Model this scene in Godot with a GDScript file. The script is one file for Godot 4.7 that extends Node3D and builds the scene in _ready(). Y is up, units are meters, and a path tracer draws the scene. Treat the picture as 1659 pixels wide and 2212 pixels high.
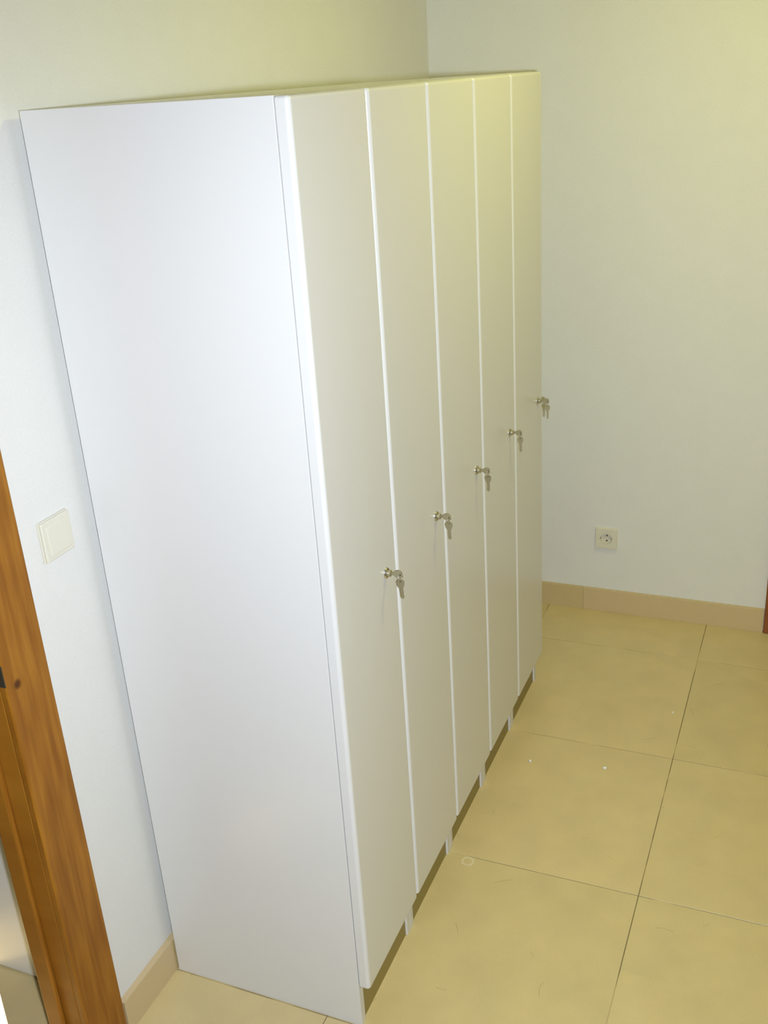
extends Node3D

# ---- measured layout (metres; x away from the left wall, y up, -z along it) ----
const ROOM_H := 2.62
const BACK_Z := -1.908
const FRONT_Z := 2.60
const RIGHT_X := 2.75
const WALL_T := 0.075
const FAR_X := -2.60
const CAB_H := 1.80
const CAB_X0 := 0.0190
const CAB_XF := 0.469
const PITCH := 0.2788
const DOOR_X := 0.4925
const SKIRT_H := 0.0847
const SKIRT_T := 0.0145

var M := {}
var names := {}

# ------------------------------------------------------------------ helpers
func numbered(called: String) -> String:
	var n: int = names.get(called, 0)
	names[called] = n + 1
	return called if n == 0 else "%s_%03d" % [called, n]

func lin(r: float, g: float, b: float) -> Color:
	return Color(r, g, b).linear_to_srgb()

func mat(c: Color, rough := 0.8, metal := 0.0) -> StandardMaterial3D:
	var m := StandardMaterial3D.new()
	m.albedo_color = c
	m.roughness = rough
	m.metallic = metal
	return m

func new_st() -> SurfaceTool:
	var st := SurfaceTool.new()
	st.begin(Mesh.PRIMITIVE_TRIANGLES)
	return st

func tri(st: SurfaceTool, a: Array, b: Array, c: Array) -> void:
	# each corner: [position, normal, uv]; wound clockwise as seen from the normal's side
	var n: Vector3 = a[1] + b[1] + c[1]
	var pa: Vector3 = a[0]
	var pb: Vector3 = b[0]
	var pc: Vector3 = c[0]
	var list := [a, b, c]
	if (pb - pa).cross(pc - pa).dot(n) > 0.0:
		list = [a, c, b]
	for v in list:
		st.set_normal(v[1])
		st.set_uv(v[2])
		st.add_vertex(v[0])

func quad(st: SurfaceTool, a: Array, b: Array, c: Array, d: Array) -> void:
	tri(st, a, b, c)
	tri(st, a, c, d)

# box with rounded edges, centred on c
func add_rbox(st: SurfaceTool, c: Vector3, size: Vector3, r := 0.0, seg := 2, xf := Transform3D.IDENTITY) -> void:
	var h := size * 0.5
	r = min(r, min(h.x, min(h.y, h.z)) * 0.98)
	for axis in 3:
		var ua := (axis + 1) % 3
		var va := (axis + 2) % 3
		var us := _stops(h[ua], r, seg)
		var vs := _stops(h[va], r, seg)
		for sgn in [-1.0, 1.0]:
			var grid := []
			for u in us:
				var row := []
				for v in vs:
					var p := Vector3.ZERO
					p[axis] = h[axis] * sgn
					p[ua] = u
					p[va] = v
					var n := Vector3.ZERO
					n[axis] = sgn
					if r > 0.0:
						var inner := Vector3(clampf(p.x, -h.x + r, h.x - r), clampf(p.y, -h.y + r, h.y - r), clampf(p.z, -h.z + r, h.z - r))
						n = (p - inner).normalized()
						p = inner + n * r
					var uv := Vector2(p.z / size.z + 0.5, 0.5 - p.y / size.y)
					row.append([xf * (c + p), (xf.basis * n).normalized(), uv])
				grid.append(row)
			for i in us.size() - 1:
				for j in vs.size() - 1:
					quad(st, grid[i][j], grid[i + 1][j], grid[i + 1][j + 1], grid[i][j + 1])

func _stops(h: float, r: float, seg: int) -> Array:
	if r <= 0.0:
		return [-h, h]
	var out := []
	for k in seg + 1:
		out.append(-h + r * (1.0 - tan(PI / 4.0 * (1.0 - float(k) / seg))))
	for k in seg + 1:
		out.append(h - r * (1.0 - tan(PI / 4.0 * (float(k) / seg))))
	return out

func add_span(st: SurfaceTool, a: Vector3, b: Vector3, r := 0.0, seg := 2) -> void:
	add_rbox(st, (a + b) * 0.5, (b - a).abs(), r, seg)

# upright board whose two front (+x) edges are rounded with radius r, the rest eased by e
func add_door_leaf(st: SurfaceTool, size: Vector3, r: float, e: float) -> void:
	var h := size * 0.5
	var rt := r * 0.8   # and so are its upper and lower front edges
	var prof := []   # [x, z, normal] round the board, seen from above
	var corners := [[Vector2(h.x - r, h.z - r), r, 0.0], [Vector2(-h.x + e, h.z - e), e, PI * 0.5], [Vector2(-h.x + e, -h.z + e), e, PI], [Vector2(h.x - r, -h.z + r), r, PI * 1.5]]
	for c in corners:
		var n := 8 if c[1] == r else 2
		for k in n + 1:
			var a: float = c[2] + PI * 0.5 * k / n
			var d := Vector2(cos(a), sin(a))
			var p: Vector2 = c[0] + d * c[1]
			prof.append([p, d])
	var m := prof.size()
	for i in m:
		var p0: Vector2 = prof[i][0]
		var p1: Vector2 = prof[(i + 1) % m][0]
		var d0: Vector2 = prof[i][1]
		var d1: Vector2 = prof[(i + 1) % m][1]
		var n0 := Vector3(d0.x, 0, d0.y)
		var n1 := Vector3(d1.x, 0, d1.y)
		quad(st, [Vector3(p0.x, -h.y + rt, p0.y), n0, p0], [Vector3(p1.x, -h.y + rt, p1.y), n1, p1], [Vector3(p1.x, h.y - rt, p1.y), n1, p1], [Vector3(p0.x, h.y - rt, p0.y), n0, p0])
		var k0 := 1.0 if d0.x > -0.05 else 0.15
		var k1 := 1.0 if d1.x > -0.05 else 0.15
		for s in [-1.0, 1.0]:
			var up := Vector3(0, s, 0)
			for k in 4:
				var a0 := PI * 0.5 * k / 4.0
				var a1 := PI * 0.5 * (k + 1) / 4.0
				var c := []
				for w in [[p0, d0, n0, k0, a0], [p1, d1, n1, k1, a0], [p1, d1, n1, k1, a1], [p0, d0, n0, k0, a1]]:
					var q: Vector2 = w[0] - w[1] * rt * (1.0 - cos(w[4])) * w[3]
					c.append([Vector3(q.x, s * (h.y - rt + rt * sin(w[4])), q.y), (w[2] * cos(w[4]) + up * sin(w[4])).normalized(), q])
				quad(st, c[0], c[1], c[2], c[3])
			var q0 := p0 - d0 * rt * k0
			var q1 := p1 - d1 * rt * k1
			tri(st, [Vector3(q0.x, s * h.y, q0.y), up, q0], [Vector3(q1.x, s * h.y, q1.y), up, q1], [Vector3(0, s * h.y, 0), up, Vector2.ZERO])

# profile of [radius, along] turned about an axis through o
func add_lathe(st: SurfaceTool, o: Vector3, axis: Vector3, prof: Array, n := 24) -> void:
	axis = axis.normalized()
	var s := axis.cross(Vector3.UP if absf(axis.y) < 0.9 else Vector3.RIGHT).normalized()
	var t := axis.cross(s)
	for i in prof.size() - 1:
		var p: Vector2 = prof[i]
		var q: Vector2 = prof[i + 1]
		var e := q - p
		if e.length() < 1e-7:
			continue
		var nn := Vector2(e.y, -e.x).normalized()
		for k in n:
			var corners := []
			for w in [[p, k], [q, k], [q, k + 1], [p, k + 1]]:
				var a: float = TAU * w[1] / n
				var d := s * cos(a) + t * sin(a)
				var pr: Vector2 = w[0]
				corners.append([o + d * pr.x + axis * pr.y, d * nn.x + axis * nn.y, Vector2(a / TAU, pr.y)])
			if p.x < 1e-6:
				tri(st, corners[0], corners[1], corners[2])
			elif q.x < 1e-6:
				tri(st, corners[0], corners[1], corners[3])
			else:
				quad(st, corners[0], corners[1], corners[2], corners[3])

func add_torus(st: SurfaceTool, c: Vector3, axis: Vector3, big: float, small: float, n := 28, m := 10) -> void:
	axis = axis.normalized()
	var s := axis.cross(Vector3.UP if absf(axis.y) < 0.9 else Vector3.RIGHT).normalized()
	var t := axis.cross(s)
	for i in n:
		for j in m:
			var q := []
			for w in [[i, j], [i + 1, j], [i + 1, j + 1], [i, j + 1]]:
				var a: float = TAU * w[0] / n
				var b: float = TAU * w[1] / m
				var d := s * cos(a) + t * sin(a)
				var nn := d * cos(b) + axis * sin(b)
				q.append([c + d * big + nn * small, nn, Vector2.ZERO])
			quad(st, q[0], q[1], q[2], q[3])

# flat outline (with an optional round hole) given thickness; lies in the frame's x/y plane
func add_plate(st: SurfaceTool, xf: Transform3D, outline: PackedVector2Array, thick: float, hole_c := Vector2.ZERO, hole_r := 0.0) -> void:
	var rings := [outline]
	var faces := []
	if hole_r > 0.0:
		# bridge the outline to the hole
		var nseg := 14
		var hole := PackedVector2Array()
		for k in nseg:
			var a := TAU * k / nseg
			hole.append(hole_c + Vector2(cos(a), sin(a)) * hole_r)
		rings.append(hole)
		var far := 0
		for i in outline.size():
			if outline[i].distance_to(hole_c) < outline[far].distance_to(hole_c):
				far = i
		var near := 0
		for i in hole.size():
			if hole[i].distance_to(outline[far]) < hole[near].distance_to(outline[far]):
				near = i
		var ccw := not Geometry2D.is_polygon_clockwise(outline)
		var merged := PackedVector2Array()
		for i in outline.size() + 1:
			merged.append(outline[(far + i) % outline.size()])
		for i in hole.size() + 1:
			var k := (near - i) if ccw else (near + i)
			merged.append(hole[posmod(k, hole.size())] + Vector2(1e-6, 1e-6) * i)
		faces = [merged]
	else:
		faces = [outline]
	for poly in faces:
		var idx := Geometry2D.triangulate_polygon(poly)
		for side in [-1.0, 1.0]:
			var n: Vector3 = (xf.basis * Vector3(0, 0, side)).normalized()
			for k in range(0, idx.size(), 3):
				var cs := []
				for w in 3:
					var v: Vector2 = poly[idx[k + w]]
					cs.append([xf * Vector3(v.x, v.y, side * thick * 0.5), n, v])
				tri(st, cs[0], cs[1], cs[2])
	for ri in rings.size():
		var ring: PackedVector2Array = rings[ri]
		var mid := Vector2.ZERO
		for v in ring:
			mid += v / ring.size()
		for i in ring.size():
			var a := ring[i]
			var b := ring[(i + 1) % ring.size()]
			var e := (b - a).normalized()
			var out := Vector2(e.y, -e.x)
			if out.dot((a + b) * 0.5 - mid) * (1.0 if ri == 0 else -1.0) < 0.0:
				out = -out
			var n := (xf.basis * Vector3(out.x, out.y, 0)).normalized()
			var z := thick * 0.5
			quad(st, [xf * Vector3(a.x, a.y, -z), n, a], [xf * Vector3(b.x, b.y, -z), n, b], [xf * Vector3(b.x, b.y, z), n, b], [xf * Vector3(a.x, a.y, z), n, a])

func part(called: String, st: SurfaceTool, m: Material, parent: Node) -> MeshInstance3D:
	var o := MeshInstance3D.new()
	o.name = called
	o.mesh = st.commit()
	o.material_override = m
	o.cast_shadow = GeometryInstance3D.SHADOW_CASTING_SETTING_ON
	parent.add_child(o, true)
	return o

func share(called: String, mesh: Mesh, m: Material, parent: Node, at: Vector3) -> MeshInstance3D:
	var o := MeshInstance3D.new()
	o.name = called
	o.mesh = mesh
	o.material_override = m
	o.position = at
	parent.add_child(o, true)
	return o

func box_part(called: String, a: Vector3, b: Vector3, m: Material, parent: Node, r := 0.0, seg := 2) -> MeshInstance3D:
	# its own origin lies in its middle, so that a box-shaped part keeps its grain
	var st := new_st()
	add_rbox(st, Vector3.ZERO, (b - a).abs(), r, seg)
	var o := part(called, st, m, parent)
	o.position = (a + b) * 0.5
	return o

func thing(called: String, label: String, category: String, at := Vector3.ZERO, group := "") -> Node3D:
	var o := Node3D.new()
	o.name = numbered(called)
	add_child(o)
	o.position = at
	o.set_meta("label", label)
	o.set_meta("category", category)
	if group:
		o.set_meta("group", group)
	return o

func structure(called: String, label := "", category := "") -> Node3D:
	var o := Node3D.new()
	o.name = called
	add_child(o)
	setting(o, label, category)
	return o

func setting(o: Node, label: String, category: String) -> void:
	o.set_meta("kind", "structure")
	if label:
		o.set_meta("label", label)
	if category:
		o.set_meta("category", category)

# ------------------------------------------------------------------ textures
func noise(seed_: int, freq: float, oct := 4) -> FastNoiseLite:
	var n := FastNoiseLite.new()
	n.seed = seed_
	n.noise_type = FastNoiseLite.TYPE_SIMPLEX_SMOOTH
	n.frequency = freq
	n.fractal_octaves = oct
	return n

func image_tex(img: Image) -> ImageTexture:
	img.generate_mipmaps()
	return ImageTexture.create_from_image(img)

# vertical wood grain; knots are [u, v, radius in u]
func wood_tex(seed_: int, w: int, h: int, aspect: float, dark: Color, pale: Color, knots := []) -> ImageTexture:
	var img := Image.create(w, h, false, Image.FORMAT_RGB8)
	var warp := noise(seed_, 1.0, 3)
	var fine := noise(seed_ + 1, 1.0, 3)
	var broad := noise(seed_ + 2, 1.0, 2)
	for y in h:
		for x in w:
			var u := float(x) / w
			var v := float(y) / h * aspect
			var du := 0.0
			var kd := 0.0
			for k in knots:
				var d := Vector2(u - k[0], (v - k[1] * aspect) * 2.3)
				var l: float = d.length() / k[2]
				du += d.x / maxf(l, 0.35) * exp(-l * l * 0.16) * 0.55
				kd = maxf(kd, smoothstep(1.25, 0.35, l))
			var uu := u - du + 0.05 * warp.get_noise_2d(u * 1.2, v * 0.5)
			var ring := 0.5 + 0.5 * sin(uu * 34.0 + 7.0 * warp.get_noise_2d(u * 1.6 + 9.0, v * 0.28))
			var f := 0.5 + 0.5 * fine.get_noise_2d(uu * 60.0, v * 2.2)
			var b := 0.5 + 0.5 * broad.get_noise_2d(u * 3.0, v * 1.1)
			var t := clampf(0.16 * ring + 0.38 * f + 0.62 * b - 0.08, 0.0, 1.0)
			var c := dark.lerp(pale, t)
			c = c.lerp(Color(0.23, 0.11, 0.04), kd * 0.72)
			img.set_pixel(x, y, c)
	return image_tex(img)

# fired beige porcelain: faint clouds, fine grain and a few scuffs
func tile_tex(seed_: int, tone: Color) -> ImageTexture:
	var n := 512
	var img := Image.create(n, n, false, Image.FORMAT_RGB8)
	var cloud := noise(seed_, 1.0, 4)
	var grain := noise(seed_ + 5, 1.0, 2)
	for y in n:
		for x in n:
			var u := float(x) / n
			var v := float(y) / n
			var k := 1.0 + 0.034 * cloud.get_noise_2d(u * 3.2, v * 3.2) + 0.028 * grain.get_noise_2d(u * 150.0, v * 150.0)
			var w := 0.006 * cloud.get_noise_2d(u * 5.0 + 20.0, v * 5.0)
			img.set_pixel(x, y, Color(clampf((tone.r + w) * k, 0, 1), clampf(tone.g * k, 0, 1), clampf((tone.b - w) * k, 0, 1)))
	var rng := RandomNumberGenerator.new()
	rng.seed = seed_ * 77 + 3
	for s in 9:   # heel scuffs: short thin strokes
		var p := Vector2(rng.randf_range(40, n - 40), rng.randf_range(40, n - 40))
		var a := rng.randf() * TAU
		var bend := rng.randf_range(-0.03, 0.03)
		var strength := rng.randf_range(0.05, 0.2)
		for i in rng.randi_range(10, 42):
			a += bend
			p += Vector2(cos(a), sin(a))
			var px := Vector2i(clampi(int(p.x), 0, n - 2), clampi(int(p.y), 0, n - 2))
			for o in [Vector2i(0, 0), Vector2i(1, 0)]:
				var c := img.get_pixelv(px + o)
				img.set_pixelv(px + o, c.lerp(Color(0.34, 0.31, 0.22), strength))
	return image_tex(img)

func grout_tex() -> ImageTexture:
	var n := 512
	var img := Image.create(n, n, false, Image.FORMAT_RGB8)
	var a := noise(71, 1.0, 3)
	for y in n:
		for x in n:
			var t := smoothstep(-0.30, 0.30, a.get_noise_2d(x * 0.016, y * 0.016))
			img.set_pixel(x, y, Color(0.40, 0.36, 0.24).lerp(Color(0.72, 0.65, 0.46), t * t))
	return image_tex(img)

func plaster_tex(tone: Color, seed_: int) -> ImageTexture:
	var n := 512
	var img := Image.create(n, n, false, Image.FORMAT_RGB8)
	var a := noise(seed_, 1.0, 5)
	var b := noise(seed_ + 3, 1.0, 2)
	for y in n:
		for x in n:
			var k := 1.0 + 0.007 * a.get_noise_2d(x * 0.02, y * 0.02) + 0.018 * b.get_noise_2d(x * 0.5, y * 0.5)
			img.set_pixel(x, y, Color(minf(tone.r * k, 1), minf(tone.g * k, 1), minf(tone.b * k, 1)))
	return image_tex(img)

func make_materials() -> void:
	M.wall = mat(Color.WHITE, 0.92)
	M.wall.albedo_texture = plaster_tex(lin(0.75, 0.75, 0.72), 11)
	M.wall.uv1_triplanar = true
	M.wall.uv1_world_triplanar = true
	M.wall.uv1_scale = Vector3(0.8, 0.8, 0.8)
	M.ceiling = mat(lin(0.82, 0.80, 0.70), 0.95)
	M.laminate = mat(lin(0.705, 0.705, 0.695), 0.27)
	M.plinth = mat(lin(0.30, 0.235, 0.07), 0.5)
	M.tiles = []
	for i in 3:
		var t := mat(Color.WHITE, 0.36)
		t.albedo_texture = tile_tex(31 + i * 9, [lin(0.62, 0.503, 0.25), lin(0.63, 0.508, 0.255), lin(0.605, 0.493, 0.24)][i])
		M.tiles.append(t)
	M.skirtings = []
	for i in 2:
		var k := mat(Color.WHITE, 0.42)
		k.albedo_texture = plaster_tex([lin(0.61, 0.475, 0.265), lin(0.58, 0.455, 0.235)][i], 51 + i)
		k.uv1_triplanar = true
		k.uv1_scale = Vector3(2, 2, 2)
		M.skirtings.append(k)
	M.grout = mat(Color.WHITE, 0.95)
	M.grout.albedo_texture = grout_tex()
	M.grout.uv1_triplanar = true
	M.grout.uv1_world_triplanar = true
	M.grout.uv1_scale = Vector3(0.7, 0.7, 0.7)
	M.chrome = mat(lin(0.64, 0.64, 0.62), 0.24, 1.0)
	M.steel = mat(lin(0.48, 0.44, 0.31), 0.40, 0.8)
	M.cream = mat(lin(0.72, 0.695, 0.58), 0.35)
	M.cream_dark = mat(lin(0.67, 0.645, 0.54), 0.4)
	M.black = mat(lin(0.02, 0.02, 0.02), 0.6)
	M.dark_metal = mat(lin(0.10, 0.085, 0.06), 0.45, 0.6)
	M.plaster = mat(lin(0.82, 0.82, 0.80), 0.9)
	var glass := mat(Color(0.93, 0.97, 0.96, 0.06), 0.02)
	glass.transparency = BaseMaterial3D.TRANSPARENCY_ALPHA
	M.glass = glass
	M.window_white = mat(lin(0.78, 0.78, 0.76), 0.4)
	var pale := lin(0.44, 0.195, 0.022)
	var dark := lin(0.20, 0.068, 0.007)
	M.casing_wood = mat(Color.WHITE, 0.38)
	M.casing_wood.metallic_specular = 0.3
	M.casing_wood.albedo_texture = wood_tex(5, 128, 1024, 8.0, dark, pale, [[0.745, 0.576, 0.085]])
	M.wood = mat(Color.WHITE, 0.38)
	M.wood.metallic_specular = 0.3
	M.wood.albedo_texture = wood_tex(15, 128, 1024, 8.0, dark, pale)
	M.red_wood = mat(Color.WHITE, 0.4)
	M.red_wood.albedo_texture = wood_tex(25, 128, 1024, 8.0, lin(0.17, 0.045, 0.010), lin(0.34, 0.11, 0.022))

# ------------------------------------------------------------------ setting
func boxes_structure(called: String, spans: Array, m: Material, label: String) -> void:
	var st := new_st()
	for s in spans:
		add_span(st, s[0], s[1])
	var o := part(called, st, m, self)
	setting(o, label, "")

func build_shell() -> void:
	var t := 0.2
	# wall with the doorway: opening z 0.287..1.10, up to 2.06
	boxes_structure("wall_left", [
		[Vector3(-WALL_T, 0, BACK_Z - t), Vector3(0, ROOM_H, 0.268)],
		[Vector3(-WALL_T, 0, 1.117), Vector3(0, ROOM_H, FRONT_Z + t)],
		[Vector3(-WALL_T, 2.062, 0.268), Vector3(0, ROOM_H, 1.117)]], M.wall, "white plastered wall behind the row of lockers")
	# back wall with a door opening x 1.20..2.0
	boxes_structure("wall_back", [
		[Vector3(FAR_X - t, 0, BACK_Z - t), Vector3(-WALL_T, ROOM_H, BACK_Z)],
		[Vector3(0, 0, BACK_Z - t), Vector3(1.19, ROOM_H, BACK_Z)],
		[Vector3(2.01, 0, BACK_Z - t), Vector3(RIGHT_X, ROOM_H, BACK_Z)],
		[Vector3(1.19, 2.06, BACK_Z - t), Vector3(2.01, ROOM_H, BACK_Z)]], M.wall, "white plastered end wall with a low power socket")
	boxes_structure("wall_right", [[Vector3(RIGHT_X, 0, BACK_Z - t), Vector3(RIGHT_X + t, ROOM_H, FRONT_Z + t)]], M.wall, "white plastered wall facing the lockers")
	boxes_structure("wall_front", [
		[Vector3(FAR_X - t, 0, FRONT_Z), Vector3(-WALL_T, ROOM_H, FRONT_Z + t)],
		[Vector3(0, 0, FRONT_Z), Vector3(RIGHT_X, ROOM_H, FRONT_Z + t)]], M.wall, "white plastered wall opposite the end wall")
	boxes_structure("wall_far", [
		[Vector3(FAR_X - t, 0, BACK_Z), Vector3(FAR_X, ROOM_H, V0.x)],
		[Vector3(FAR_X - t, 0, V1.x), Vector3(FAR_X, ROOM_H, FRONT_Z)],
		[Vector3(FAR_X - t, 0, V0.x), Vector3(FAR_X, V0.y, V1.x)],
		[Vector3(FAR_X - t, V1.y, V0.x), Vector3(FAR_X, ROOM_H, V1.x)]], M.wall, "white wall of the next room with a sunny window")
	boxes_structure("ceiling", [[Vector3(FAR_X - t, ROOM_H, BACK_Z - t), Vector3(RIGHT_X + t, ROOM_H + t, FRONT_Z + t)]], M.ceiling, "white painted ceiling")

const V0 := Vector2(-1.88, 0.85)   # window of the next room: low corner (z, y)
const V1 := Vector2(-1.44, 1.97)

func build_windows() -> void:
	var f := 0.055
	var v := structure("window_1", "window of the next room", "")
	var x := FAR_X - 0.16
	box_part("frame", Vector3(x, V0.y, V0.x), Vector3(x + 0.06, V1.y, V0.x + f), M.window_white, v, 0.006)
	box_part("frame", Vector3(x, V0.y, V1.x - f), Vector3(x + 0.06, V1.y, V1.x), M.window_white, v, 0.006)
	box_part("frame", Vector3(x, V0.y, V0.x + f), Vector3(x + 0.06, V0.y + f, V1.x - f), M.window_white, v, 0.006)
	box_part("frame", Vector3(x, V1.y - f, V0.x + f), Vector3(x + 0.06, V1.y, V1.x - f), M.window_white, v, 0.006)
	box_part("pane", Vector3(x + 0.027, V0.y + f, V0.x + f), Vector3(x + 0.031, V1.y - f, V1.x - f), M.glass, v)

func build_floor() -> void:
	var st := new_st()
	add_span(st, Vector3(FAR_X - 0.2, -0.16, BACK_Z - 0.2), Vector3(RIGHT_X + 0.2, -0.0007, FRONT_Z + 0.2))
	var base := part("floor", st, M.grout, self)
	setting(base, "floor of large square beige tiles with thin grey joints", "")
	var s := 0.552
	var g := 0.0017
	var tile_mesh := []
	for k in 3:
		var ts := new_st()
		_tile(ts, s - g, k)
		tile_mesh.append(ts.commit())
	var rng := RandomNumberGenerator.new()
	rng.seed = 5
	for i in range(-7, 5):
		for j in range(-5, 6):
			var c := Vector3(0.94 - s * 0.5 + i * s + s, -0.004, -0.551 - s * 0.5 + (j + 1) * s)
			if c.x < FAR_X - 0.3 or c.x > RIGHT_X + 0.3 or c.z < BACK_Z - 0.3 or c.z > FRONT_Z + 0.3:
				continue
			var k := rng.randi() % 3
			var o := share("tile", tile_mesh[k], M.tiles[rng.randi() % 3], base, c)
			o.rotation.y = (rng.randi() % 4) * PI / 2

func _tile(st: SurfaceTool, s: float, k: int) -> void:
	# a slab whose upper face carries the glaze once across; edges eased by 1 mm
	var h := s * 0.5
	var e := 0.0005
	var top := 0.004
	var off := Vector2(0.13 * k, 0.29 * k)
	var tp := []
	var lo := []
	var bo := []
	for q in [Vector2(-1, -1), Vector2(1, -1), Vector2(1, 1), Vector2(-1, 1)]:
		var uv: Vector2 = q * 0.5 + Vector2(0.5, 0.5) + off
		tp.append([Vector3(q.x * (h - e), top, q.y * (h - e)), uv])
		lo.append([Vector3(q.x * h, top - e, q.y * h), uv])
		bo.append([Vector3(q.x * h, -0.006, q.y * h), uv])
	quad(st, [tp[0][0], Vector3.UP, tp[0][1]], [tp[1][0], Vector3.UP, tp[1][1]], [tp[2][0], Vector3.UP, tp[2][1]], [tp[3][0], Vector3.UP, tp[3][1]])
	for i in 4:
		var j := (i + 1) % 4
		var n: Vector3 = (tp[i][0] + tp[j][0]) * Vector3(1, 0, 1)
		n = n.normalized()
		var nb := (n + Vector3.UP).normalized()
		quad(st, [tp[i][0], nb, tp[i][1]], [tp[j][0], nb, tp[j][1]], [lo[j][0], nb, lo[j][1]], [lo[i][0], nb, lo[i][1]])
		quad(st, [lo[i][0], n, lo[i][1]], [lo[j][0], n, lo[j][1]], [bo[j][0], n, bo[j][1]], [bo[i][0], n, bo[i][1]])

func skirting_run(called: String, label: String, along_x: bool, from: float, to: float, at: float, dir: float, joint: float) -> void:
	var base := structure(called, label, "")
	var cuts := [from]
	var c := joint
	while c < to:
		if c > from + 0.02 and c < to - 0.08:
			cuts.append(c)
		c += 0.552
	cuts.append(to)
	for i in cuts.size() - 1:
		var a: float = cuts[i] + (0.0002 if i > 0 else 0.0)
		var b: float = cuts[i + 1] - (0.0002 if i < cuts.size() - 2 else 0.0)
		if along_x:
			box_part("skirting_tile", Vector3(a, 0, at), Vector3(b, SKIRT_H, at + dir * SKIRT_T), M.skirtings[(i + 1) % 2], base, 0.0006, 1)
		else:
			box_part("skirting_tile", Vector3(at, 0, a), Vector3(at + dir * SKIRT_T, SKIRT_H, b), M.skirtings[i % 2], base, 0.0006, 1)

func build_skirting() -> void:
	skirting_run("baseboard_left", "beige tile skirting along the wall behind the lockers", false, BACK_Z + SKIRT_T, 0.178, 0.0, 1.0, -1.655)
	skirting_run("baseboard_back", "beige tile skirting along the end wall", true, 0.0, 1.122, BACK_Z, 1.0, 0.511 - 0.552)
	skirting_run("baseboard_right", "beige tile skirting along the wall facing the lockers", false, BACK_Z + SKIRT_T, FRONT_Z, RIGHT_X, -1.0, -1.655)
	skirting_run("baseboard_front", "beige tile skirting along the wall opposite the end wall", true, 0.0, RIGHT_X - SKIRT_T, FRONT_Z, -1.0, 0.39)

func build_doorway() -> void:
	# wooden frame of the doorway beside the lockers
	var d := structure("door_1", "varnished brown wooden door frame beside the lockers", "")
	var z0 := 0.183
	var zi := 0.287
	var zj := 1.098
	var top := 2.045
	var r := 0.004
	# casing on the room side
	box_part("casing", Vector3(0.0, 0, z0), Vector3(0.016, top + 0.104, zi), M.casing_wood, d, r, 3)
	box_part("casing", Vector3(0.0, 0, zj), Vector3(0.016, top + 0.104, zj + 0.104), M.wood, d, r, 3)
	box_part("casing", Vector3(0.0, top, zi), Vector3(0.016, top + 0.104, zj), M.wood, d, r, 3)
	# lining of the opening, with a rebate for the leaf and a stop behind it
	box_part("jamb", Vector3(-WALL_T, 0, zi - 0.019), Vector3(0.0, top, zi - 0.001), M.wood, d, 0.002)
	box_part("jamb", Vector3(-WALL_T, 0, zj + 0.001), Vector3(0.0, top, zj + 0.019), M.wood, d, 0.002)
	box_part("head_jamb", Vector3(-WALL_T, top - 0.001, zi - 0.019), Vector3(0.0, top + 0.017, zj + 0.019), M.wood, d, 0.002)
	box_part("stop", Vector3(-WALL_T, 0, zi - 0.001), Vector3(-0.036, top - 0.001, zi + 0.011), M.wood, d, 0.005, 3)
	box_part("stop", Vector3(-WALL_T, 0, zj - 0.011), Vector3(-0.036, top - 0.001, zj + 0.001), M.wood, d, 0.005, 3)
	box_part("stop", Vector3(-WALL_T, top - 0.013, zi + 0.011), Vector3(-0.036, top - 0.001, zj - 0.011), M.wood, d, 0.005, 3)
	var plate := box_part("strike_plate", Vector3(-0.030, 0.906, zi - 0.0012), Vector3(-0.004, 0.962, zi + 0.0008), M.dark_metal, d, 0.0008)
	plate.set_meta("label", "dark metal strike plate")
	box_part("lip", Vector3(-0.004, -0.0, 0.0) + Vector3(0, 0.918, zi - 0.001), Vector3(0.0166, 0.960, zi + 0.0012), M.dark_metal, d, 0.0008)

func build_back_door() -> void:
	var d := structure("door_2", "reddish brown wooden door in the end wall", "")
	var x0 := 1.124
	var z := BACK_Z
	var top := 2.05
	box_part("casing", Vector3(x0, 0.0, z), Vector3(x0 + 0.085, top + 0.085, z + 0.020), M.red_wood, d, 0.004, 3)
	box_part("casing", Vector3(1.991, 0.0, z), Vector3(2.076, top + 0.085, z + 0.020), M.red_wood, d, 0.004, 3)
	box_part("casing", Vector3(x0 + 0.085, top, z), Vector3(1.991, top + 0.085, z + 0.020), M.red_wood, d, 0.004, 3)
	box_part("jamb", Vector3(1.19, 0.0, z - 0.15), Vector3(1.209, top + 0.01, z), M.red_wood, d)
	box_part("jamb", Vector3(1.991, 0.0, z - 0.15), Vector3(2.01, top + 0.01, z), M.red_wood, d)
	var leaf := box_part("leaf", Vector3(1.211, 0.006, z - 0.042), Vector3(1.989, top - 0.002, z - 0.004), M.red_wood, d, 0.003)
	var st := new_st()
	add_lathe(st, Vector3.ZERO, Vector3.BACK, [Vector2(0, 0.006), Vector2(0.024, 0.006), Vector2(0.026, 0.0), Vector2(0.026, 0.0)], 28)
	add_lathe(st, Vector3.ZERO, Vector3.BACK, [Vector2(0.009, 0.0), Vector2(0.009, 0.05)], 16)
	add_rbox(st, Vector3(0.05, 0, 0.052), Vector3(0.12, 0.018, 0.016), 0.007, 3)
	var h := part("handle", st, M.chrome, leaf)
	h.position = Vector3(-0.389 + 0.06, 1.02 - 1.027, 0.019)

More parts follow.
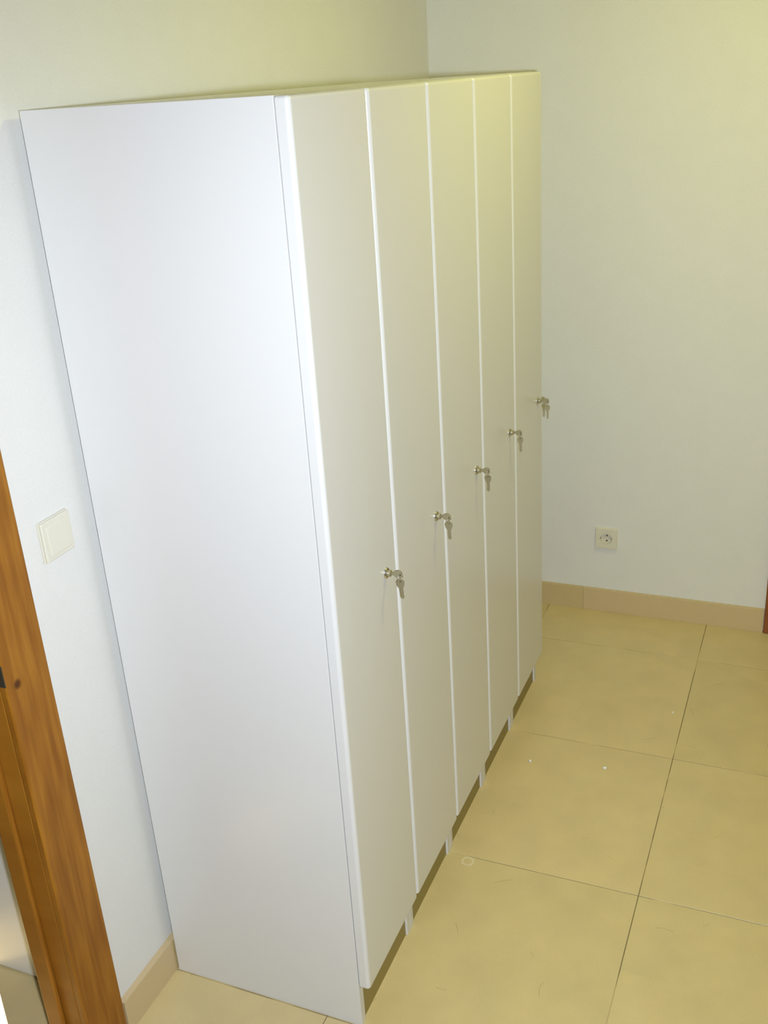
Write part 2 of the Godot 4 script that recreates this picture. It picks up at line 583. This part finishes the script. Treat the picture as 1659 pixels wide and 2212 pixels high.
# ------------------------------------------------------------------ lockers
func make_locker(label: String) -> Node3D:
	var L := thing("locker", label, "locker", Vector3.ZERO, "white lockers in a row along the wall")
	var t := 0.018
	var g := 0.0004
	var d := CAB_XF - CAB_X0
	var w := PITCH
	# local origin: back near corner on the floor; runs along -z
	box_part("side_panel", Vector3(0, 0, -g - t), Vector3(d, CAB_H, -g), M.laminate, L, 0.0009, 1)
	box_part("side_panel", Vector3(0, 0, -w + g), Vector3(d, CAB_H, -w + g + t), M.laminate, L, 0.0009, 1)
	box_part("top_panel", Vector3(0, CAB_H - t, -w + g + t), Vector3(d, CAB_H - 0.0002, -g - t), M.laminate, L, 0.0009, 1)
	box_part("bottom_panel", Vector3(0.004, 0.088, -w + g + t), Vector3(d - 0.001, 0.106, -g - t), M.laminate, L)
	box_part("back_panel", Vector3(0, 0.088, -w + g + t), Vector3(0.004, CAB_H - t, -g - t), M.laminate, L)
	box_part("shelf", Vector3(0.004, 1.45, -w + g + t), Vector3(d - 0.03, 1.468, -g - t), M.laminate, L)
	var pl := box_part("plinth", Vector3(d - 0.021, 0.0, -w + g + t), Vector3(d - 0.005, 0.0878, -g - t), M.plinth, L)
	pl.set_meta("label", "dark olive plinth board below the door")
	# door: rounded vertical edges, hung in front of the carcass
	var x0 := CAB_XF + 0.0010 - CAB_X0
	var x1 := DOOR_X - CAB_X0
	var y0 := 0.106
	var y1 := CAB_H - 0.0008
	var st := new_st()
	var dw := w - 0.0048
	add_door_leaf(st, Vector3(x1 - x0, y1 - y0, dw), 0.0080, 0.0010)
	var door := part("door", st, M.laminate, L)
	door.position = Vector3((x0 + x1) * 0.5, (y0 + y1) * 0.5, -w * 0.5)
	# cam lock near the far edge
	var rel := Vector3((x1 - x0) * 0.5, LOCK_Y - door.position.y, -LOCK_Z - door.position.z)
	var ls := new_st()
	add_lathe(ls, Vector3.ZERO, Vector3.RIGHT, [Vector2(0.0112, -0.0005), Vector2(0.0112, 0.0016), Vector2(0.0098, 0.0036), Vector2(0.0076, 0.0042), Vector2(0.0072, 0.0034), Vector2(0.0, 0.0034)], 28)
	var rose := part("lock_rosette", ls, M.chrome, door)
	rose.position = rel
	rose.set_meta("label", "chrome lock rosette")
	var cs := new_st()
	add_lathe(cs, Vector3.ZERO, Vector3.RIGHT, [Vector2(0.0066, 0.003), Vector2(0.0066, 0.0092), Vector2(0.0058, 0.0102), Vector2(0.0, 0.0102)], 24)
	var cyl := part("lock_cylinder", cs, M.steel, door)
	cyl.position = rel
	return L

const LOCK_Y := 0.949
const LOCK_Z := 0.224

func key_outline(bow_w: float, bow_h: float, blade_w: float, blade_l: float) -> PackedVector2Array:
	# bow centred on the origin, blade running along -y
	var p := PackedVector2Array()
	var hw := bow_w * 0.5
	var hh := bow_h * 0.5
	var b := blade_w * 0.5
	p.append(Vector2(-b, -hh * 1.25))
	p.append(Vector2(-hw * 0.82, -hh * 0.55))
	for k in 9:
		var a := PI - PI * k / 8.0
		p.append(Vector2(cos(a) * hw, sin(a) * hh * 0.75 + hh * 0.25))
	p.append(Vector2(hw * 0.82, -hh * 0.55))
	p.append(Vector2(b, -hh * 1.25))
	# bitted edge down to the tip
	var y0 := -hh * 1.25
	var steps := 6
	for k in steps:
		var y := y0 - blade_l * (k + 0.4) / steps
		p.append(Vector2(b * (1.0 if k % 2 == 0 else 0.62), y))
	p.append(Vector2(0.0, y0 - blade_l))
	p.append(Vector2(-b, y0 - blade_l * 0.88))
	return p

func make_keys(label: String, at: Vector3, swing: float, turn: float) -> void:
	var k := thing("key_pair", label, "keys", at, "keys left in the locker locks")
	# inserted key: bow upright, seen broadside, blade into the cylinder
	var o := key_outline(0.0165, 0.0150, 0.0058, 0.0085)
	var xf := Transform3D(Basis(Vector3(0, 1, 0), Vector3(1, 0, 0), Vector3(0, 0, -1)), Vector3(0.0255, 0, 0))
	var st := new_st()
	add_plate(st, xf, o, 0.0024, Vector2(0, 0.0035), 0.0016)
	part("key", st, M.steel, k)
	# split ring through both bows
	var rc := Vector3(0.0285, -0.0068, 0.0)
	var rs := new_st()
	add_torus(rs, rc, Vector3(0.25, 0.0, 1.0).rotated(Vector3.UP, 1.1), 0.0072, 0.0008)
	part("key_ring", rs, M.chrome, k)
	# spare key hanging from the ring
	var o2 := key_outline(0.0150, 0.0165, 0.0062, 0.0225)
	var b2 := Basis(Vector3.UP, turn) * Basis(Vector3(0, 0, 1), swing)
	var top := Vector3(0.0285, -0.0132, 0.0005)
	var st2 := new_st()
	add_plate(st2, Transform3D(b2, top - b2 * Vector3(0, 0.0055, 0)), o2, 0.0022, Vector2(0, 0.0048), 0.0018)
	part("spare_key", st2, M.steel, k)

func build_lockers() -> void:
	var labels := [
		"tall white locker with exposed side panel, beside the light switch, first of the row",
		"tall white narrow locker, second of the row counted from the light switch",
		"tall white narrow locker, middle one of the row of five",
		"tall white narrow locker, second of the row counted from the end wall",
		"tall white narrow locker, last of the row, closest to the end wall"]
	var key_labels := [
		"steel key with hanging spare in the door of the locker beside the light switch",
		"steel key with hanging spare in the second locker from the light switch",
		"steel key with hanging spare in the door of the middle locker",
		"steel key with hanging spare in the second locker from the end wall",
		"steel key with hanging spare in the last locker, closest to the end wall"]
	var proto := make_locker(labels[0])
	for i in 5:
		var L := proto
		if i > 0:
			L = proto.duplicate()
			L.name = numbered("locker")
			add_child(L)
			L.set_meta("label", labels[i])
		L.position = Vector3(CAB_X0, 0, -i * PITCH)
	var swing := [0.10, 0.05, 0.02, 0.04, 0.03]
	var turn := [0.45, 0.30, 0.50, 0.38, 0.25]
	for i in 5:
		make_keys(key_labels[i], Vector3(DOOR_X, LOCK_Y, -LOCK_Z - i * PITCH), swing[i], turn[i])

# ------------------------------------------------------------------ fittings
func build_switch() -> void:
	var s := thing("light_switch", "square cream light switch on the wall between door frame and lockers", "light switch", Vector3(0.0, 1.108, 0.0905))
	var st := new_st()
	add_rbox(st, Vector3(0.0025, 0, 0), Vector3(0.005, 0.076, 0.076), 0.0015, 2)
	part("back_plate", st, M.cream_dark, s)
	var st2 := new_st()
	add_rbox(st2, Vector3(0.0078, 0, 0), Vector3(0.0052, 0.073, 0.073), 0.0022, 3)
	part("frame", st2, M.cream, s)
	var st3 := new_st()
	var tilt := Transform3D(Basis(Vector3(0, 0, 1), 0.035), Vector3(0.0108, 0, 0))
	add_rbox(st3, Vector3.ZERO, Vector3(0.004, 0.054, 0.054), 0.0015, 3, tilt)
	part("rocker", st3, M.cream, s)

func build_socket() -> void:
	var s := thing("wall_socket", "square cream power socket low on the end wall", "socket", Vector3(0.587, 0.284, BACK_Z))
	# frame as a square ring round the round recess
	var outer := 0.0378
	var r := 0.0205
	var st := new_st()
	var n := 48
	var ft := 0.0095
	for k in n:
		var cs := []
		for w in [k, k + 1]:
			var a: float = TAU * w / n
			var d := Vector2(cos(a), sin(a))
			var m := maxf(absf(d.x), absf(d.y))
			cs.append([d * r, d / m * (outer - 0.0016), d / m * outer, d])
		var up := Vector3.BACK
		var i0: Vector2 = cs[0][0]
		var i1: Vector2 = cs[1][0]
		var m0: Vector2 = cs[0][1]
		var m1: Vector2 = cs[1][1]
		var e0: Vector2 = cs[0][2]
		var e1: Vector2 = cs[1][2]
		quad(st, [Vector3(i0.x, i0.y, ft), up, i0], [Vector3(i1.x, i1.y, ft), up, i1], [Vector3(m1.x, m1.y, ft), up, m1], [Vector3(m0.x, m0.y, ft), up, m0])
		var mid := (e0 + e1) * 0.5
		var sn := Vector3(signf(mid.x), 0, 0) if absf(mid.x) > absf(mid.y) else Vector3(0, signf(mid.y), 0)
		var bn := (sn + up).normalized()
		quad(st, [Vector3(m0.x, m0.y, ft), bn, m0], [Vector3(m1.x, m1.y, ft), bn, m1], [Vector3(e1.x, e1.y, ft - 0.0016), bn, e1], [Vector3(e0.x, e0.y, ft - 0.0016), bn, e0])
		quad(st, [Vector3(e0.x, e0.y, ft - 0.0016), sn, e0], [Vector3(e1.x, e1.y, ft - 0.0016), sn, e1], [Vector3(e1.x, e1.y, 0), sn, e1], [Vector3(e0.x, e0.y, 0), sn, e0])
	part("frame", st, M.cream, s)
	var ds := new_st()
	add_lathe(ds, Vector3.ZERO, Vector3.BACK, [Vector2(r, 0.0015), Vector2(r, ft)], 48)
	add_lathe(ds, Vector3.ZERO, Vector3.BACK, [Vector2(0.0, 0.0015), Vector2(r, 0.0015)], 48)
	part("recess", ds, M.cream_dark, s)
	for y in [-0.0095, 0.0095]:
		var hs := new_st()
		add_lathe(hs, Vector3.ZERO, Vector3.BACK, [Vector2(0.0028, 0.0), Vector2(0.0028, 0.0006), Vector2(0.0, 0.0006)], 18)
		var h := part("pin_hole", hs, M.black, s)
		h.position = Vector3(0.0015, y, 0.0015)
	for x in [-0.0185, 0.0185]:
		box_part("earth_clip", Vector3(x - 0.0012, -0.0025, 0.0016), Vector3(x + 0.0012, 0.0025, 0.0085), M.chrome, s, 0.0005)

func build_next_room() -> void:
	# plain white cabinet standing in the next room, seen past the door frame
	var c := thing("white_cabinet", "plain white cabinet standing beyond the wooden door frame", "cabinet", Vector3(-0.25, 0, -0.10))
	var x := 0.137
	var z1 := 0.228
	var z0 := -0.25
	box_part("side_panel", Vector3(-x, 0.004, z1 - 0.018), Vector3(x, 1.80, z1), M.laminate, c, 0.0009, 1)
	box_part("side_panel", Vector3(-x, 0.004, z0), Vector3(x, 1.80, z0 + 0.018), M.laminate, c, 0.0009, 1)
	box_part("top_panel", Vector3(-x, 1.782, z0 + 0.018), Vector3(x, 1.80, z1 - 0.018), M.laminate, c, 0.0009, 1)
	box_part("back_panel", Vector3(x - 0.006, 0.05, z0 + 0.018), Vector3(x, 1.782, z1 - 0.018), M.laminate, c)
	box_part("door", Vector3(-x - 0.020, 0.004, z0 + 0.002), Vector3(-x - 0.002, 1.799, z1 - 0.0005), M.laminate, c, 0.002)
	for q in [Vector2(-x + 0.03, z1 - 0.012), Vector2(x - 0.03, z1 - 0.012), Vector2(-x + 0.03, z0 + 0.012), Vector2(x - 0.03, z0 + 0.012)]:
		box_part("foot", Vector3(q.x - 0.01, 0, q.y - 0.005), Vector3(q.x + 0.01, 0.004, q.y + 0.005), M.black, c)

func crumb(label: String, at: Vector3, size: float, seed_: int) -> void:
	var st := new_st()
	var nz := noise(seed_, 1.0, 2)
	var n := 9
	var m := 6
	var pts := []
	for i in m + 1:
		var row := []
		for k in n + 1:
			var a := TAU * (k % n) / n
			var b := PI * i / m
			var d := Vector3(sin(b) * cos(a), cos(b), sin(b) * sin(a))
			var rr := size * 0.5 * (1.0 + 0.55 * nz.get_noise_3dv(d * 1.6))
			var p := d * rr * Vector3(1, 0.7, 1)
			p.y = maxf(p.y + size * 0.22, 0.0)
			row.append([p, d, Vector2.ZERO])
		pts.append(row)
	for i in m:
		for k in n:
			quad(st, pts[i][k], pts[i + 1][k], pts[i + 1][k + 1], pts[i][k + 1])
	var o := part(numbered("plaster_crumb"), st, M.plaster, self)
	o.position = at
	o.set_meta("label", label)
	o.set_meta("category", "crumb")
	o.set_meta("group", "plaster crumbs on the floor")

func build_litter() -> void:
	crumb("tiny white plaster crumb on the tile closer to the lockers", Vector3(0.565, 0, -0.970), 0.0095, 3)
	crumb("tiny white plaster crumb in the middle of the tile", Vector3(0.770, 0, -1.003), 0.0105, 8)
	crumb("tiniest white plaster crumb right beside a floor joint", Vector3(0.908, 0, -1.330), 0.0065, 12)
	# dried ring of plaster
	var st := new_st()
	var nz := noise(4, 1.0, 2)
	var n := 32
	for k in n:
		var q := []
		for w in [k, k + 1]:
			var a: float = TAU * (w % n) / n
			var d := Vector3(cos(a), 0, sin(a))
			var ri := 0.0105 + 0.0016 * nz.get_noise_1d((w % n) * 1.9)
			var ro := 0.0165 + 0.0035 * nz.get_noise_1d((w % n) * 2.3 + 40.0)
			q.append([d * ri, d * (ri + ro) * 0.5 + Vector3(0, 0.0007, 0), d * ro, d])
		var d0: Vector3 = q[0][3]
		var d1: Vector3 = q[1][3]
		quad(st, [q[0][0], Vector3.UP - d0 * 0.2, Vector2.ZERO], [q[1][0], Vector3.UP - d1 * 0.2, Vector2.ZERO], [q[1][1], Vector3.UP, Vector2.ZERO], [q[0][1], Vector3.UP, Vector2.ZERO])
		quad(st, [q[0][1], Vector3.UP, Vector2.ZERO], [q[1][1], Vector3.UP, Vector2.ZERO], [q[1][2], Vector3.UP + d1 * 0.2, Vector2.ZERO], [q[0][2], Vector3.UP + d0 * 0.2, Vector2.ZERO])
	var o := part("plaster_drip", st, M.plaster_thin, self)
	o.position = Vector3(0.523, 0.0001, -0.533)
	o.set_meta("label", "pale dried ring of plaster on the floor beside a joint near the lockers")
	o.set_meta("category", "plaster drip")

func build_lamp() -> void:
	# opal glass ceiling lamp in the middle of the room
	var L := thing("ceiling_lamp", "round opal glass lamp on the ceiling", "lamp", LAMP_AT)
	var bs := new_st()
	add_lathe(bs, Vector3.ZERO, Vector3.DOWN, [Vector2(0.15, 0.0), Vector2(0.15, 0.022), Vector2(0.14, 0.028), Vector2(0.0, 0.028)], 40)
	part("base", bs, M.window_white, L)
	var gs := new_st()
	var prof := []
	for k in 11:
		var a := PI * 0.5 * k / 10.0
		prof.append(Vector2(cos(a) * 0.14, 0.028 + sin(a) * 0.075))
	add_lathe(gs, Vector3.ZERO, Vector3.DOWN, prof, 40)
	part("lamp_shade", gs, M.opal, L)
	var o := AreaLight3D.new()
	o.name = "lamp_light"
	add_child(o)
	o.area_size = Vector2(0.25, 0.25)
	o.position = LAMP_AT + Vector3(0, -0.108, 0)
	o.rotation = Vector3(-PI / 2, 0, 0)
	o.light_color = LAMP_COLOR
	o.light_energy = LAMP
	o.area_range = 12.0
	o.area_attenuation = 2.0
	o.shadow_enabled = true

const LAMP := 1.22
const LAMP_COLOR := Color(1.0, 0.98, 0.55)
const LAMP_AT := Vector3(1.2, ROOM_H, -0.92)
const FLASH := 4.65
const FLASH_COLOR := Color(0.925, 0.955, 1.0)

# ------------------------------------------------------------------ scene
func _ready() -> void:
	# camera
	var cam := Camera3D.new()
	cam.name = "camera"
	add_child(cam)
	cam.position = Vector3(1.20958, 1.81776, 1.37442)
	cam.rotation = Vector3(-0.40135, 0.41954, -0.06716)
	cam.fov = rad_to_deg(2.0 * atan(1106.0 / 2225.18))
	cam.near = 0.05
	cam.current = true
	# daylight
	var sky_mat := ProceduralSkyMaterial.new()
	sky_mat.sky_top_color = lin(0.40, 0.52, 0.80)
	sky_mat.sky_horizon_color = lin(0.90, 0.96, 1.0)
	sky_mat.ground_bottom_color = lin(0.50, 0.47, 0.36)
	sky_mat.ground_horizon_color = lin(0.50, 0.47, 0.36)
	sky_mat.sky_energy_multiplier = 1.0
	sky_mat.ground_energy_multiplier = 1.0
	sky_mat.energy_multiplier = 3.5
	var sky := Sky.new()
	sky.sky_material = sky_mat
	var env := Environment.new()
	env.background_mode = Environment.BG_SKY
	env.sky = sky
	env.tonemap_mode = Environment.TONE_MAPPER_LINEAR
	env.tonemap_exposure = 1.0
	env.sdfgi_enabled = true
	env.ssao_enabled = true
	env.ssil_enabled = true
	var we := WorldEnvironment.new()
	we.name = "environment"
	we.environment = env
	add_child(we)
	# low sun on the far side of the next room
	var sun := DirectionalLight3D.new()
	sun.name = "sun"
	add_child(sun)
	var travel := Vector3(0.78, 0.0, 0.62).normalized() * cos(deg_to_rad(28.0)) + Vector3(0, -sin(deg_to_rad(28.0)), 0)
	sun.look_at_from_position(Vector3.ZERO, travel, Vector3.UP)
	sun.light_energy = 7.0
	sun.light_color = Color(1.0, 0.96, 0.88)
	sun.light_angular_distance = 0.53
	sun.sky_mode = DirectionalLight3D.SKY_MODE_LIGHT_ONLY
	sun.shadow_enabled = true

	# the camera's own flash: a small cool source beside the lens, aimed where the camera looks
	var flash := SpotLight3D.new()
	flash.name = "flash"
	add_child(flash)
	flash.transform = cam.transform * Transform3D(Basis(Vector3.RIGHT, deg_to_rad(-6.0)), Vector3(0.06, -0.030, 0.0))
	flash.spot_angle = 57.0
	flash.spot_angle_attenuation = 1.0
	flash.spot_range = 14.0
	flash.spot_attenuation = 2.0
	flash.light_size = 0.02
	flash.light_color = FLASH_COLOR
	flash.light_energy = FLASH
	flash.shadow_enabled = true

	make_materials()
	M.opal = mat(lin(0.85, 0.80, 0.66), 0.4)
	M.opal.emission_enabled = true
	M.opal.emission = LAMP_COLOR
	M.opal.emission_energy_multiplier = 1.5
	M.plaster_thin = mat(lin(0.69, 0.59, 0.35), 0.9)
	build_shell()
	build_floor()
	build_skirting()
	build_windows()
	build_doorway()
	build_back_door()
	build_lockers()
	build_switch()
	build_socket()
	build_next_room()
	build_litter()
	build_lamp()
